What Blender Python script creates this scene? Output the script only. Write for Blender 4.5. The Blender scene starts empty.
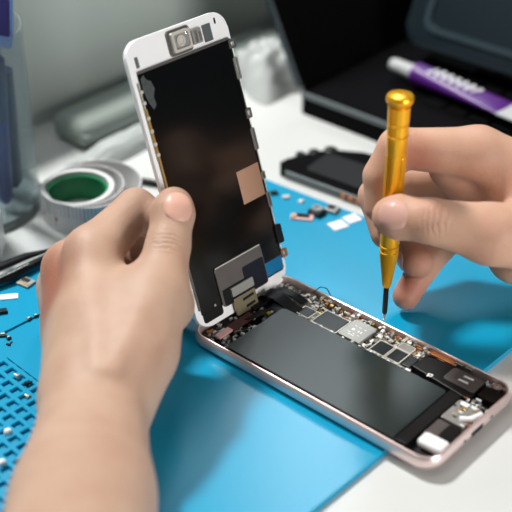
import bpy, bmesh, math, random
import numpy as np
from mathutils import Vector, Matrix
random.seed(7); rng = np.random.default_rng(7)
S = bpy.context.scene
COL = S.collection
PI = math.pi

# ------------------------------------------------------------------ camera
PITCH = math.radians(33.2526); FPX = 1200.0
CAM = np.array([0, -.42921, .34326])
FW = np.array([0, math.cos(PITCH), -math.sin(PITCH)])
UP = np.array([0, math.sin(PITCH), math.cos(PITCH)])
RT = np.array([1., 0, 0])
def ray(x, y): return FW + RT*(x-256)/FPX + UP*(256-y)/FPX
def at(x, y, d): return CAM + ray(x, y)*d                 # photo position at a distance along the view axis
def onz(x, y, z=0.): r = ray(x, y); return CAM + r*((z-CAM[2])/r[2])
TAB = -.003                                               # table top; the mat top is z = 0
cam = bpy.data.objects.new('camera', bpy.data.cameras.new('camera')); COL.objects.link(cam)
cam.location = CAM; cam.rotation_euler = (PI/2-PITCH, 0, 0)
cam.data.sensor_width = 36; cam.data.lens = FPX/512*36
cam.data.clip_start = .02; cam.data.clip_end = 20
cam.data.dof.use_dof = True; cam.data.dof.focus_distance = .562; cam.data.dof.aperture_fstop = 6.9
S.camera = cam
S.view_settings.view_transform = 'Standard'; S.view_settings.look = 'None'
S.view_settings.exposure = -.14; S.view_settings.gamma = 1

# ------------------------------------------------------------------ materials
def srgb(c):
    return tuple(((v/255)/12.92 if v/255 <= .04045 else ((v/255+.055)/1.055)**2.4) for v in c) + (1,)
def mat(name, c, rough=.5, metal=0, var=0., scale=60, bump=0., bscale=400, trans=0, ior=1.45, coat=0, spec=.5, alpha=1, sss=0):
    m = bpy.data.materials.new(name); m.use_nodes = True
    nt = m.node_tree; b = nt.nodes['Principled BSDF']
    c = srgb(c) if max(c) > 1 else tuple(c)+(1,)
    b.inputs['Base Color'].default_value = c
    b.inputs['Roughness'].default_value = rough; b.inputs['Metallic'].default_value = metal
    b.inputs['Transmission Weight'].default_value = trans; b.inputs['IOR'].default_value = ior
    b.inputs['Coat Weight'].default_value = coat; b.inputs['Specular IOR Level'].default_value = spec
    b.inputs['Alpha'].default_value = alpha
    if sss: b.inputs['Subsurface Weight'].default_value = sss; b.inputs['Subsurface Radius'].default_value = (.006, .0025, .0012); b.inputs['Subsurface Scale'].default_value = 1
    tc = nt.nodes.new('ShaderNodeTexCoord')
    if var:
        n = nt.nodes.new('ShaderNodeTexNoise'); n.inputs['Scale'].default_value = scale; n.inputs['Detail'].default_value = 3
        nt.links.new(tc.outputs['Object'], n.inputs['Vector'])
        mx = nt.nodes.new('ShaderNodeMix'); mx.data_type = 'RGBA'
        mx.inputs[6].default_value = tuple(v*(1-var) for v in c[:3])+(1,); mx.inputs[7].default_value = tuple(min(1, v*(1+var)) for v in c[:3])+(1,)
        nt.links.new(n.outputs['Fac'], mx.inputs[0]); nt.links.new(mx.outputs[2], b.inputs['Base Color'])
    if bump:
        n = nt.nodes.new('ShaderNodeTexNoise'); n.inputs['Scale'].default_value = bscale; n.inputs['Detail'].default_value = 2
        nt.links.new(tc.outputs['Object'], n.inputs['Vector'])
        bp = nt.nodes.new('ShaderNodeBump'); bp.inputs['Strength'].default_value = min(1, bump); bp.inputs['Distance'].default_value = .0005
        nt.links.new(n.outputs['Fac'], bp.inputs['Height']); nt.links.new(bp.outputs['Normal'], b.inputs['Normal'])
    return m
M = dict(
    table=mat('white_laminate', (206, 208, 205), .45, var=.03, scale=8),
    wall=mat('grey_partition', (188, 198, 192), .8, var=.05, scale=5),
    mat_blue=mat('blue_silicone', (6, 148, 188), .27, var=.05, scale=25, bump=.35, bscale=18),
    mat_rim=mat('blue_silicone_rim', (8, 134, 176), .4),
    rose=mat('rose_metal', (238, 216, 212), .30, .7),
    floor_dark=mat('dark_inside', (30, 30, 31), .5),
    battery=mat('battery_wrap', (34, 46, 46), .33, spec=.5, var=.12, scale=90, bump=.1, bscale=250),
    black=mat('black_plastic', (10, 11, 12), .45, spec=.35),
    blackm=mat('black_matte', (4, 4, 6), .7, spec=.08),
    board=mat('board_green', (122, 116, 104), .5, var=.55, scale=800),
    chip=mat('chip_black', (33, 40, 42), .38, var=.1, scale=300),
    silver=mat('silver_metal', (160, 160, 155), .42, .45, var=.12, scale=400),
    steel=mat('bright_steel', (208, 208, 205), .25, .95),
    tin=mat('solder_tin', (212, 208, 198), .42, .35),
    copper=mat('copper_flex', (190, 120, 72), .4, .5, var=.3, scale=300),
    goldpad=mat('gold_contact', (202, 164, 96), .35, .7),
    brass=mat('tarnished_brass', (146, 138, 112), .38, .6, var=.15, scale=500),
    white=mat('white_plastic', (246, 247, 247), .35),
    whitesoft=mat('white_paper', (232, 234, 236), .8),
    ink=mat('white_ink', (228, 230, 230), .6),
    redflex=mat('red_brown_flex', (74, 40, 38), .45, var=.3, scale=500),
    yellow=mat('yellow_mark', (200, 200, 60), .5),
    tan=mat('tan_foil', (210, 168, 142), .42, .35, var=.06, scale=60),
    greyplate=mat('grey_plate', (112, 107, 104), .33, .5, var=.1, scale=100),
    bluefilm=mat('blue_film', (16, 110, 160), .3),
    darkblue=mat('dark_blue_pad', (10, 15, 28), .35),
    anod=mat('gold_anodised', (244, 178, 36), .26, .6, var=.06, scale=200),
    shaft=mat('dark_steel', (60, 58, 56), .35, .9),
    cupring=mat('smoked_base', (112, 122, 122), .3),
    purple=mat('purple_label', (80, 22, 118), .38),
    purpled=mat('deep_indigo', (34, 20, 110), .35, var=.4, scale=120),
    lightblue=mat('light_blue_edge', (120, 150, 205), .4),
    blue=mat('blue_plastic', (18, 34, 120), .4),
    blued=mat('navy_plastic', (20, 34, 84), .4),
    teal=mat('teal_plastic', (60, 140, 160), .4),
    capgrey=mat('pale_grey_plastic', (190, 192, 192), .45),
    sheet=mat('pale_grey_sheet', (176, 182, 180), .85),
    residue=mat('dull_glue_residue', (66, 72, 72), .7, var=.6, scale=500, bump=.6, bscale=900),
    grey=mat('grey_trim', (96, 104, 106), .4, .2),
    boxdark=mat('dark_slate_plastic', (24, 37, 43), .4),
    boxrim=mat('slate_rim', (42, 58, 64), .4),
    pale=mat('pale_green_grey_case', (138, 148, 142), .8),
    bag=mat('white_crumpled_film', (188, 192, 190), .5, bump=.3, bscale=60),
    green=mat('green_core', (20, 124, 80), .45),
    pink=mat('pink_flex', (230, 184, 180), .5),
    nail=mat('nail', (218, 168, 150), .36, spec=.45, sss=.15),
    nail_pale=mat('nail_pale', (214, 166, 152), .38, sss=.15),
)
def clear_plastic():
    m = bpy.data.materials.new('clear_plastic'); m.use_nodes = True; nt = m.node_tree
    b = nt.nodes['Principled BSDF']; b.inputs['Base Color'].default_value = srgb((190, 205, 208)); b.inputs['Roughness'].default_value = .12
    t = nt.nodes.new('ShaderNodeBsdfTransparent'); t.inputs[0].default_value = (.94, .96, .965, 1)
    fr = nt.nodes.new('ShaderNodeLayerWeight'); fr.inputs[0].default_value = .25
    mr = nt.nodes.new('ShaderNodeMapRange'); mr.inputs[3].default_value = .06; mr.inputs[4].default_value = .30
    nt.links.new(fr.outputs['Facing'], mr.inputs[0])
    x = nt.nodes.new('ShaderNodeMixShader'); nt.links.new(mr.outputs[0], x.inputs[0])
    nt.links.new(t.outputs[0], x.inputs[1]); nt.links.new(b.outputs[0], x.inputs[2])
    nt.links.new(x.outputs[0], nt.nodes['Material Output'].inputs[0]); return m
M['clear'] = clear_plastic()
def screen_back():
    m = mat('dark_mirror_plate', (7, 9, 10), .17, .0, spec=.6)
    nt = m.node_tree; b = nt.nodes['Principled BSDF']; tc = nt.nodes['Texture Coordinate']
    v = nt.nodes.new('ShaderNodeTexVoronoi'); v.inputs['Scale'].default_value = 130; nt.links.new(tc.outputs['Object'], v.inputs[0])
    n = nt.nodes.new('ShaderNodeTexNoise'); n.inputs['Scale'].default_value = 45; nt.links.new(tc.outputs['Object'], n.inputs[0])
    th = nt.nodes.new('ShaderNodeMath'); th.operation = 'MULTIPLY'; th.inputs[1].default_value = .22; nt.links.new(n.outputs['Fac'], th.inputs[0])
    lt = nt.nodes.new('ShaderNodeMath'); lt.operation = 'LESS_THAN'; nt.links.new(v.outputs['Distance'], lt.inputs[0]); nt.links.new(th.outputs[0], lt.inputs[1])
    ss = nt.nodes.new('ShaderNodeSeparateColor'); nt.links.new(v.outputs['Color'], ss.inputs[0])
    gt = nt.nodes.new('ShaderNodeMath'); gt.operation = 'GREATER_THAN'; gt.inputs[1].default_value = .88; nt.links.new(ss.outputs[0], gt.inputs[0])
    mu = nt.nodes.new('ShaderNodeMath'); mu.operation = 'MULTIPLY'; nt.links.new(lt.outputs[0], mu.inputs[0]); nt.links.new(gt.outputs[0], mu.inputs[1])
    mx = nt.nodes.new('ShaderNodeMix'); mx.data_type = 'RGBA'; mx.inputs[6].default_value = srgb((7, 9, 10)); mx.inputs[7].default_value = srgb((150, 150, 146))
    nt.links.new(mu.outputs[0], mx.inputs[0]); nt.links.new(mx.outputs[2], b.inputs['Base Color']); return m
M['plate'] = screen_back()
def ruler():
    m = mat('ruler_tape', (222, 222, 222), .5); nt = m.node_tree; b = nt.nodes['Principled BSDF']
    uv = nt.nodes['Texture Coordinate']; sp = nt.nodes.new('ShaderNodeSeparateXYZ'); nt.links.new(uv.outputs['UV'], sp.inputs[0])
    def mth(op, a, k, k2=None):
        n = nt.nodes.new('ShaderNodeMath'); n.operation = op
        for i, q in enumerate((a, k)):
            if isinstance(q, (int, float)): n.inputs[i].default_value = q
            else: nt.links.new(q, n.inputs[i])
        return n.outputs[0]
    def ticks(pitch, wid, lo):
        fr = mth('FRACT', mth('MULTIPLY', sp.outputs[0], 1/pitch), 0)
        return mth('MULTIPLY', mth('LESS_THAN', fr, wid/pitch), mth('GREATER_THAN', sp.outputs[1], lo))
    t = mth('MAXIMUM', ticks(.0021, .00035, .55), ticks(.0105, .0005, .12))
    mx = nt.nodes.new('ShaderNodeMix'); mx.data_type = 'RGBA'; mx.inputs[6].default_value = srgb((222, 221, 221)); mx.inputs[7].default_value = srgb((140, 134, 134))
    nt.links.new(t, mx.inputs[0])
    r = mth('MULTIPLY', mth('LESS_THAN', mth('FRACT', mth('MULTIPLY', sp.outputs[0], 1/.0105), 0), .16), mth('LESS_THAN', mth('ABSOLUTE', mth('SUBTRACT', sp.outputs[1], .42), 0), .06))
    m2 = nt.nodes.new('ShaderNodeMix'); m2.data_type = 'RGBA'; m2.inputs[7].default_value = srgb((150, 60, 60))
    nt.links.new(mx.outputs[2], m2.inputs[6]); nt.links.new(r, m2.inputs[0]); nt.links.new(m2.outputs[2], b.inputs['Base Color']); return m
M['ruler'] = ruler()
def skin(name, base, red, knuckles, reds):
    """knuckles: (centre, axis along the finger, half length, radius); reds: (centre, radius)."""
    m = bpy.data.materials.new(name); m.use_nodes = True; nt = m.node_tree; b = nt.nodes['Principled BSDF']; L = nt.links.new
    b.inputs['Roughness'].default_value = .56; b.inputs['Subsurface Weight'].default_value = .14
    b.inputs['Subsurface Radius'].default_value = (.006, .0025, .0014); b.inputs['Subsurface Scale'].default_value = 1
    b.inputs['Specular IOR Level'].default_value = .4
    ge = nt.nodes.new('ShaderNodeTexCoord'); P = ge.outputs['Object']
    def N(t, **k):
        n = nt.nodes.new(t)
        for a, v in k.items(): setattr(n, a, v)
        return n
    def mth(op, *a):
        n = N('ShaderNodeMath', operation=op)
        for i, q in enumerate(a):
            if isinstance(q, (int, float)): n.inputs[i].default_value = q
            else: L(q, n.inputs[i])
        return n.outputs[0]
    def blob(c, r):
        d = N('ShaderNodeVectorMath', operation='DISTANCE'); L(P, d.inputs[0]); d.inputs[1].default_value = tuple(c)
        mr = N('ShaderNodeMapRange', interpolation_type='SMOOTHSTEP'); L(d.outputs['Value'], mr.inputs[0])
        mr.inputs[1].default_value = r; mr.inputs[2].default_value = r*.15; mr.inputs[3].default_value = 0; mr.inputs[4].default_value = 1
        return mr.outputs[0]
    n1 = N('ShaderNodeTexNoise'); n1.inputs['Scale'].default_value = 55; n1.inputs['Detail'].default_value = 4; L(P, n1.inputs['Vector'])
    fac = mth('MULTIPLY', mth('SUBTRACT', n1.outputs['Fac'], .3), .7)
    for c, r, k in reds: fac = mth('ADD', fac, mth('MULTIPLY', blob(c, r), k))
    mx = N('ShaderNodeMix', data_type='RGBA', clamp_factor=True); L(fac, mx.inputs[0]); mx.inputs[6].default_value = srgb(base); mx.inputs[7].default_value = srgb(red)
    hgt = None; dark = None
    for c, ax, hl, r in knuckles:
        sb = N('ShaderNodeVectorMath', operation='SUBTRACT'); L(P, sb.inputs[0]); sb.inputs[1].default_value = tuple(c)
        dt = N('ShaderNodeVectorMath', operation='DOT_PRODUCT'); L(sb.outputs[0], dt.inputs[0]); dt.inputs[1].default_value = tuple(ax)
        nz = N('ShaderNodeTexNoise'); nz.inputs['Scale'].default_value = 260; L(P, nz.inputs['Vector'])
        t = mth('ADD', dt.outputs['Value'], mth('MULTIPLY', mth('SUBTRACT', nz.outputs['Fac'], .5), .0035))
        w = mth('POWER', mth('ABSOLUTE', mth('SINE', mth('MULTIPLY', t, PI/.0023))), .35)   # narrow creases across the finger
        mk = blob(c, r)
        g = mth('MULTIPLY', mth('SUBTRACT', 1.0, w), mk)
        hgt = g if hgt is None else mth('MAXIMUM', hgt, g)
    n2 = N('ShaderNodeTexVoronoi'); n2.inputs['Scale'].default_value = 750; L(P, n2.inputs['Vector'])
    h = mth('MULTIPLY', n2.outputs['Distance'], .16)
    n3 = N('ShaderNodeTexNoise'); n3.inputs['Scale'].default_value = 180; n3.inputs['Detail'].default_value = 3; L(P, n3.inputs['Vector'])
    h = mth('ADD', h, mth('MULTIPLY', n3.outputs['Fac'], .35))
    if hgt is not None:
        h = mth('SUBTRACT', h, mth('MULTIPLY', hgt, 1.3))
        m2 = N('ShaderNodeMix', data_type='RGBA'); L(mth('MULTIPLY', hgt, .55), m2.inputs[0]); L(mx.outputs[2], m2.inputs[6]); m2.inputs[7].default_value = srgb((128, 76, 60))
        L(m2.outputs[2], b.inputs['Base Color'])
    else: L(mx.outputs[2], b.inputs['Base Color'])
    bp = N('ShaderNodeBump'); bp.inputs['Strength'].default_value = .55; bp.inputs['Distance'].default_value = .0007
    L(h, bp.inputs['Height']); L(bp.outputs['Normal'], b.inputs['Normal'])
    return m

# ------------------------------------------------------------------ mesh helpers
def link(name, me, m=None, parent=None, loc=None):
    o = bpy.data.objects.new(name, me); COL.objects.link(o)
    if m is not None: me.materials.append(M[m] if isinstance(m, str) else m)
    if parent is not None: o.parent = parent
    if loc is not None: o.location = loc
    return o
def tag(o, label=None, cat=None, group=None, kind=None):
    if label: o['label'] = label
    if cat: o['category'] = cat
    if group: o['group'] = group
    if kind: o['kind'] = kind
    return o
def empty(name, loc=(0, 0, 0), rot=None, label=None, cat=None, group=None):
    o = bpy.data.objects.new(name, None); COL.objects.link(o); o.empty_display_size = .01
    if rot is not None:
        mw = rot.to_4x4(); mw.translation = Vector(loc); o.matrix_world = mw
    else: o.location = loc
    return tag(o, label, cat, group)
def Rz(a): return Matrix.Rotation(a, 3, 'Z')
class MB:
    """collects shapes into one mesh"""
    def __init__(s): s.bm = bmesh.new()
    def _new(s, verts, faces):
        vs = [s.bm.verts.new(tuple(v)) for v in verts]
        for f in faces:
            try: s.bm.faces.new([vs[i] for i in f])
            except ValueError: pass
        return vs
    def box(s, c, d, rz=0., bev=0., rot=None, seg=2):
        """centre c, size d"""
        b = bmesh.new(); bmesh.ops.create_cube(b, size=1)
        bmesh.ops.scale(b, vec=d, verts=b.verts)
        if bev: bmesh.ops.bevel(b, geom=b.edges[:], offset=min(bev, .45*min(d)), segments=seg, affect='EDGES', profile=.5)
        R = rot if rot is not None else Rz(rz)
        for v in b.verts: v.co = R @ v.co + Vector(c)
        s.join(b); return s
    def join(s, b):
        me = bpy.data.meshes.new('t'); b.to_mesh(me); b.free(); s.bm.from_mesh(me); bpy.data.meshes.remove(me)
    def prism(s, pts, z0, z1, bev=0.):
        """vertical prism over a counter-clockwise outline"""
        b = bmesh.new(); n = len(pts)
        lo = [b.verts.new((p[0], p[1], z0)) for p in pts]; hi = [b.verts.new((p[0], p[1], z1)) for p in pts]
        b.faces.new(lo[::-1]); top = b.faces.new(hi)
        for i in range(n): b.faces.new((lo[i], lo[(i+1) % n], hi[(i+1) % n], hi[i]))
        if bev: bmesh.ops.bevel(b, geom=list(top.edges), offset=bev, segments=2, affect='EDGES', profile=.5)
        bmesh.ops.recalc_face_normals(b, faces=b.faces[:]); s.join(b); return s
    def loft(s, rings, closed=True, cap0=True, cap1=True):
        idx = []; 
        for r in rings: idx.append([s.bm.verts.new(tuple(p)) for p in r])
        n = len(rings[0])
        for a, b in zip(idx[:-1], idx[1:]):
            for i in range(n if closed else n-1): s.bm.faces.new((a[i], a[(i+1) % n], b[(i+1) % n], b[i]))
        if cap0: s.bm.faces.new(idx[0][::-1])
        if cap1: s.bm.faces.new(idx[-1])
        return s
    def lathe(s, prof, c=(0, 0, 0), n=40, axis=None, cap0=True, cap1=True):
        """(radius, height) profile around an axis through c"""
        A = Vector(axis).normalized() if axis is not None else Vector((0, 0, 1))
        R = A.to_track_quat('Z', 'Y').to_matrix(); c = Vector(c)
        return s.loft([[c + R @ Vector((r*math.cos(2*PI*i/n), r*math.sin(2*PI*i/n), h)) for i in range(n)] for r, h in prof], True, cap0, cap1)
    def tube(s, pts, r, n=12, flat=1.):
        pts = [Vector(p) for p in pts]; rings = []
        rr = r if isinstance(r, (list, tuple)) else [r]*len(pts); ref = Vector((0, 0, 1))
        for i, p in enumerate(pts):
            t = (pts[min(i+1, len(pts)-1)]-pts[max(i-1, 0)]).normalized()
            x = t.cross(ref)
            if x.length < 1e-4: x = t.cross(Vector((1, 0, 0)))
            x.normalize(); y = x.cross(t).normalized()
            rings.append([p + rr[i]*(math.cos(2*PI*k/n)*x + flat*math.sin(2*PI*k/n)*y) for k in range(n)])
        return s.loft(rings)
    def ball(s, c, r, sc=(1, 1, 1), seg=16):
        b = bmesh.new(); bmesh.ops.create_uvsphere(b, u_segments=seg, v_segments=seg//2+2, radius=r)
        for v in b.verts: v.co = Vector((v.co.x*sc[0]+c[0], v.co.y*sc[1]+c[1], v.co.z*sc[2]+c[2]))
        s.join(b); return s
    def build(s, name, m, parent=None, loc=None, smooth=None, fix=True):
        if fix: bmesh.ops.recalc_face_normals(s.bm, faces=s.bm.faces[:])
        me = bpy.data.meshes.new(name); s.bm.to_mesh(me); s.bm.free()
        if smooth is not None:
            for p in me.polygons: p.use_smooth = True
            try: me.set_sharp_from_angle(angle=math.radians(smooth))
            except Exception: pass
        return link(name, me, m, parent, loc)
def rrect(x0, y0, x1, y1, r, n=8):
    o = []
    for cx, cy, a0 in ((x1-r, y0+r, -PI/2), (x1-r, y1-r, 0), (x0+r, y1-r, PI/2), (x0+r, y0+r, PI)):
        for i in range(n+1):
            a = a0 + PI/2*i/n; o.append((cx+r*math.cos(a), cy+r*math.sin(a)))
    return o
def top_origin(o):
    """move a mesh's origin to the middle of its underside"""
    co = np.array([v.co[:] for v in o.data.vertices]); c = Vector(((co[:, 0].min()+co[:, 0].max())/2, (co[:, 1].min()+co[:, 1].max())/2, co[:, 2].min()))
    o.data.transform(Matrix.Translation(-c)); o.location = Vector(o.location) + c; return o

# ------------------------------------------------------------------ setting
mb = MB(); mb.box((.1, .2, TAB-.0125), (1.9, 1.9, .025), 0, .002)
tag(mb.build('tabletop', 'table'), 'white tabletop under the blue mat and everything else', 'table')
# the grey partition runs along the back left, parallel to the mat's back edge
wa, wb = np.array([-.126, .254]), np.array([.009, .402]); wd = (wb-wa)/np.linalg.norm(wb-wa)
wn = np.array([-wd[1], wd[0]]); ang = math.atan2(wd[1], wd[0]); wc = wa + wd*.12 + wn*.02
mb = MB(); mb.box((wc[0], wc[1], .0525+TAB), (1.5, .03, .105), ang)
tag(mb.build('wall_back', 'wall'), kind='structure')

# ------------------------------------------------------------------ repair mat
e1 = np.array([1, -1])/2**.5; e2 = np.array([-1, -1])/2**.5; K = np.array([-.0139, .1906])
mr_ = Matrix(((e2[0], e1[0], 0), (e2[1], e1[1], 0), (0, 0, 1)))
matT = empty('repair_mat', (K[0], K[1], TAB), mr_, 'blue silicone work mat with moulded trays, under the opened phone', 'mat')
# local: x = along the left back edge (e2), y = along the right back edge (e1), z up from the table
W1, L2 = .2196, .310
mb = MB()
def rpoly(pts, r, n=6):
    o = []; P_ = [np.array(p, float) for p in pts]
    for k, p in enumerate(P_):
        a, c = P_[k-1]-p, P_[(k+1) % len(P_)]-p; a /= np.linalg.norm(a); c /= np.linalg.norm(c)
        for t in np.linspace(0, 1, n+1): o.append(tuple(p+a*r*(1-t)**2+c*r*t**2))
    return o
mb.prism(rpoly([(.0003, 0), (.2, 0), (.2, .2238), (-.0276, .2152)], .006), 0, .003, .0008)
mb.box(((.2+L2)/2-.0005, W1/2, .0007), (L2-.2+.001, W1, .0014))
mb.box(((.197+L2)/2, .0285, .00149), (L2-.197, .057, .00298))
mb.box(((.197+L2)/2, .1897, .00149), (L2-.197, .0686, .00298))
mb.build('sheet', 'mat_blue', matT)
mb = MB(); mb.box((.215, .0037, .0037), (.19, .0075, .0016), 0, .0006); mb.build('rim', 'mat_rim', matT)
mb = MB(); mb.box((.17, .0395, .0034), (.064, .003, .0012), 0, .0004); mb.build('divider_ridge', 'mat_blue', matT)
mb = MB(); pit = .0065
for i in range(16): mb.box((.2475, .057+pit*i, .0021), (.095, .0025, .0018), 0, .0004, seg=1)
for j in range(15): mb.box((.2015+pit*j, .1062, .00209), (.0025, .0985, .0018), 0, .0004, seg=1)
mb.build('tray_grid', 'mat_blue', matT)

# ------------------------------------------------------------------ phone body, local mm: x along, y across
A_ = math.radians(41.593); u = np.array([math.cos(A_), -math.sin(A_), 0]); v = np.array([math.sin(A_), math.cos(A_), 0])
PA = np.array([.0415, 0, 0]) - u*.06915 - v*.03355
ph = empty('phone', PA, Rz(-A_), 'opened phone body with bare battery and circuit board, pink metal frame', 'phone')
LX, LY = .1383, .0671
mb = MB()
prof = [(.0030, 0), (.0010, .0008), (.0002, .0022), (0, .0035), (.0002, .0050), (.0006, .0062), (.0011, .0070), (.0015, .0071), (.0019, .0069), (.0020, .0062), (.0020, .0012)]
mb.loft([[(p[0], p[1], z) for p in rrect(i, i, LX-i, LY-i, max(.0095-i, .002), 10)] for i, z in prof])
mb.build('frame', 'rose', ph, smooth=35)
mb = MB(); mb.prism(rrect(.0021, .0021, LX-.0021, LY-.0021, .0073), .0012, .0016); mb.build('inner_tray', 'floor_dark', ph)
mm = .001
def pbox(name, m, x0, y0, x1, y1, z0, z1, bev=.0002, parent=None, r=None):
    b = MB()
    if r: b.prism(rrect(x0*mm, y0*mm, x1*mm, y1*mm, r*mm, 5), z0*mm, z1*mm, bev)
    else: b.box(((x0+x1)/2*mm, (y0+y1)/2*mm, (z0+z1)/2*mm), ((x1-x0)*mm, (y1-y0)*mm, (z1-z0)*mm), 0, bev)
    return b.build(name, m, ph if parent is None else parent)
bat = pbox('battery', 'battery', 21.5, 4.2, 115.5, 44.8, 1.6, 5.9, .0006, r=1.2)
pbox('battery_seal', 'chip', 114.2, 5, 115.2, 44, 5.9, 6.0, .00003, bat)
b = MB()
b.box((.1187, .0262, .0034), (.0062, .0415, .0036), 0, .0003); b.box((.0685, .0030, .0030), (.094, .0016, .003), 0, .0003)
b.build('battery_tray_edge', 'black', ph)
pbox('logic_board', 'board', 21, 46, 93, 64.2, 1.6, 3.0, .0001)
pbox('logic_board', 'board', 3, 50, 24, 64, 1.6, 2.9, .0001)
pbox('chip', 'chip', 37.6, 47.2, 51.0, 58.2, 3.0, 4.6, .00025)
a9 = pbox('shield_plate', 'silver', 52.4, 47.3, 65.0, 61.6, 3.0, 5.0, .0004, r=.9)
pbox('chip', 'chip', 71.2, 48, 78.4, 56.2, 3.0, 4.4, .0002)
pbox('shield_plate', 'silver', 80, 57.4, 86.4, 61.8, 3.0, 4.4, .0002)
pbox('chip', 'chip', 80.2, 48.2, 86.6, 56.2, 3.0, 4.4, .0002)
pbox('chip', 'chip', 88, 49, 92.4, 57.0, 3.0, 4.2, .0002)
pbox('chip', 'chip', 27.5, 48, 34, 54, 3.0, 4.2, .0002)
def shield_frame(x0, y0, x1, y1, z=4.5, t=.45):
    b = MB()
    b.loft([[(p[0], p[1], q) for p in rrect((x0+i)*mm, (y0+i)*mm, (x1-i)*mm, (y1-i)*mm, .0005, 3)] for i, q in ((0, .0029), (0, z*mm), (t, z*mm), (t, .0029))], True, False, False); b.build('shield_frame', 'tin', ph)
shield_frame(36.9, 46.5, 51.7, 58.9); shield_frame(70.5, 47.3, 79.1, 56.9); shield_frame(79.5, 47.5, 87.3, 56.9); shield_frame(79.5, 57.0, 87.0, 62.3); shield_frame(26.8, 47.3, 34.7, 54.7)
# printed marks on the silver chip: a small round mark, an illegible line and rows of dots
b = MB()
for x, y, dx, dy in ((56.5, 54.3, 1.5, 1.5), (59.5, 54.3, .7, 1.4), (61.0, 54.3, .7, 1.4), (56, 57.2, 1.2, .4), (58.5, 57.2, 1.4, .4), (61.4, 57.2, 1.1, .4), (56, 51.6, 1.6, .4), (58.7, 51.6, 1.2, .4), (61.4, 51.6, 1.2, .4), (58, 50.2, 3.6, .4)):
    b.box((x*mm, y*mm, .00502), (dx*mm, dy*mm, .00005))
b.build('printed_mark', 'ink', a9)
# black covered zone, loudspeaker plate and end pieces
spk = MB(); spk.prism([(p[0]*mm, p[1]*mm) for p in [(93, 50), (122, 47), (125.5, 49.5), (125, 61.5), (110, 63.4), (101, 61.5), (93.5, 60)]], .0016, .0052, .0005)
spk = spk.build('vibration_motor', 'black', ph)
b = MB(); b.prism(rrect(.1085, .0515, .1245, .0615, .0016), .0052, .0056, .0002); b.build('motor_plate', 'greyplate', spk)
b = MB(); b.box((.1170, .0553, .00566), (.0048, .0012, .0001), .05); b.box((.1176, .0588, .00566), (.0048, .0012, .0001), .05); b.build('printed_mark', 'ink', spk)
b = MB()
b.box((.1025, .0492, .0053), (.0007, .0026, .0001), .2); b.box((.1037, .0489, .0053), (.0016, .0007, .0001), .1); b.box((.1042, .0496, .0053), (.0006, .0015, .0001)); b.box((.1035, .0503, .0053), (.0016, .0006, .0001), .3)
b.build('printed_mark', 'ink', spk)
pbox('copper_flex', 'copper', 94, 62.2, 107, 64.8, 4.6, 5.8, .0002)
pbox('frame_clip', 'steel', 107.4, 63.6, 111, 64.9, 5.0, 6.4, .0002); pbox('frame_clip', 'steel', 112.2, 63.6, 116, 64.9, 5.0, 6.4, .0002)
b = MB(); b.lathe([(.0006, .0), (.0021, 0), (.0021, .0014), (.0011, .0014), (.0010, .0006)], (.1305, .0618, .0045), 20, cap0=False, cap1=True); b.build('screw_boss', 'steel', ph, smooth=40)
pbox('corner_block', 'black', 126.5, 51.5, 135.5, 59.5, 1.6, 5.6, .0005, r=.8)
pbox('dock_plate', 'silver', 122.3, 30, 133.5, 45, 1.6, 4.8, .0004, r=.6)
pbox('dock_plate', 'whitesoft', 124.5, 41.5, 128, 44.2, 4.8, 5.6, .0002)
pbox('gold_pad', 'goldpad', 125.5, 38.2, 127.2, 40.2, 4.8, 5.3, .0001)
b = MB(); b.tube([(.1295, .0335, .0052), (.1335, .0362, .0055), (.1352, .0420, .0055)], [.0013, .0014, .0012], 10); b.build('white_cable', 'white', ph, smooth=60)
b = MB(); b.box((.1300, .0136, .0046), (.0128, .0078, .0046), .05, .0022, seg=4); b.build('rubber_pad', 'white', ph, smooth=50)
pbox('dock_flex', 'greyplate', 121.8, 17.5, 128.5, 29, 1.6, 4.2, .0003)
pbox('speaker_grille', 'black', 128.4, 19, 134.5, 28, 1.6, 5.2, .0005, r=.8)
# screws, headphone and port marks on the outer bottom side
for y in (.0246, .0452):
    b = MB(); b.lathe([(0.0002, 0), (.0009, 0), (.0011, -.0003)], (LX+.0004, y, .0036), 14, axis=(1, 0, 0), cap1=True); b.build('frame_screw', 'steel', ph, smooth=40)
b = MB(); b.prism([(p[0], p[1]) for p in rrect(LX-.0006, .0295, LX+.00005, .0385, .0003, 3)], .0024, .0048); b.build('charging_port', 'black', ph)
# top end: connectors, flexes
pbox('connector_bracket', 'silver', 12.5, 52, 19, 58, 3, 4.4, .0003)
pbox('red_flex', 'redflex', 9.5, 16.5, 14.5, 33, 3.2, 4.2, .0003)
pbox('pink_flex', 'pink', 10.5, 8, 14, 17, 3.4, 4.6, .0003)
pbox('earpiece_block', 'black', 4, 36, 11, 49, 1.6, 4.4, .0005)
pbox('yellow_mark', 'yellow', 16.6, 37.2, 18.6, 39.4, 4.2, 4.6, .0001)
def ribbon(name, m, pts, wdir, hw, th=.00018, parent=ph):
    b = MB(); wv = Vector(wdir).normalized()*hw; rings = []
    P_ = [Vector(p)*mm for p in pts]; Q = []
    for i in range(len(P_)-1):                              # Catmull-Rom
        p0, p1, p2, p3 = P_[max(i-1, 0)], P_[i], P_[i+1], P_[min(i+2, len(P_)-1)]
        for k in range(6):
            t = k/6; Q.append(.5*((2*p1)+(p2-p0)*t+(2*p0-5*p1+4*p2-p3)*t*t+(3*p1-p0-3*p2+p3)*t**3))
    Q.append(P_[-1])
    for i, p in enumerate(Q):
        t = (Q[min(i+1, len(Q)-1)]-Q[max(i-1, 0)]).normalized(); n = t.cross(wv).normalized()*th
        rings.append([p-wv-n, p+wv-n, p+wv+n, p-wv+n])
    return b.loft(rings).build(name, m, parent, smooth=40)
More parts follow.
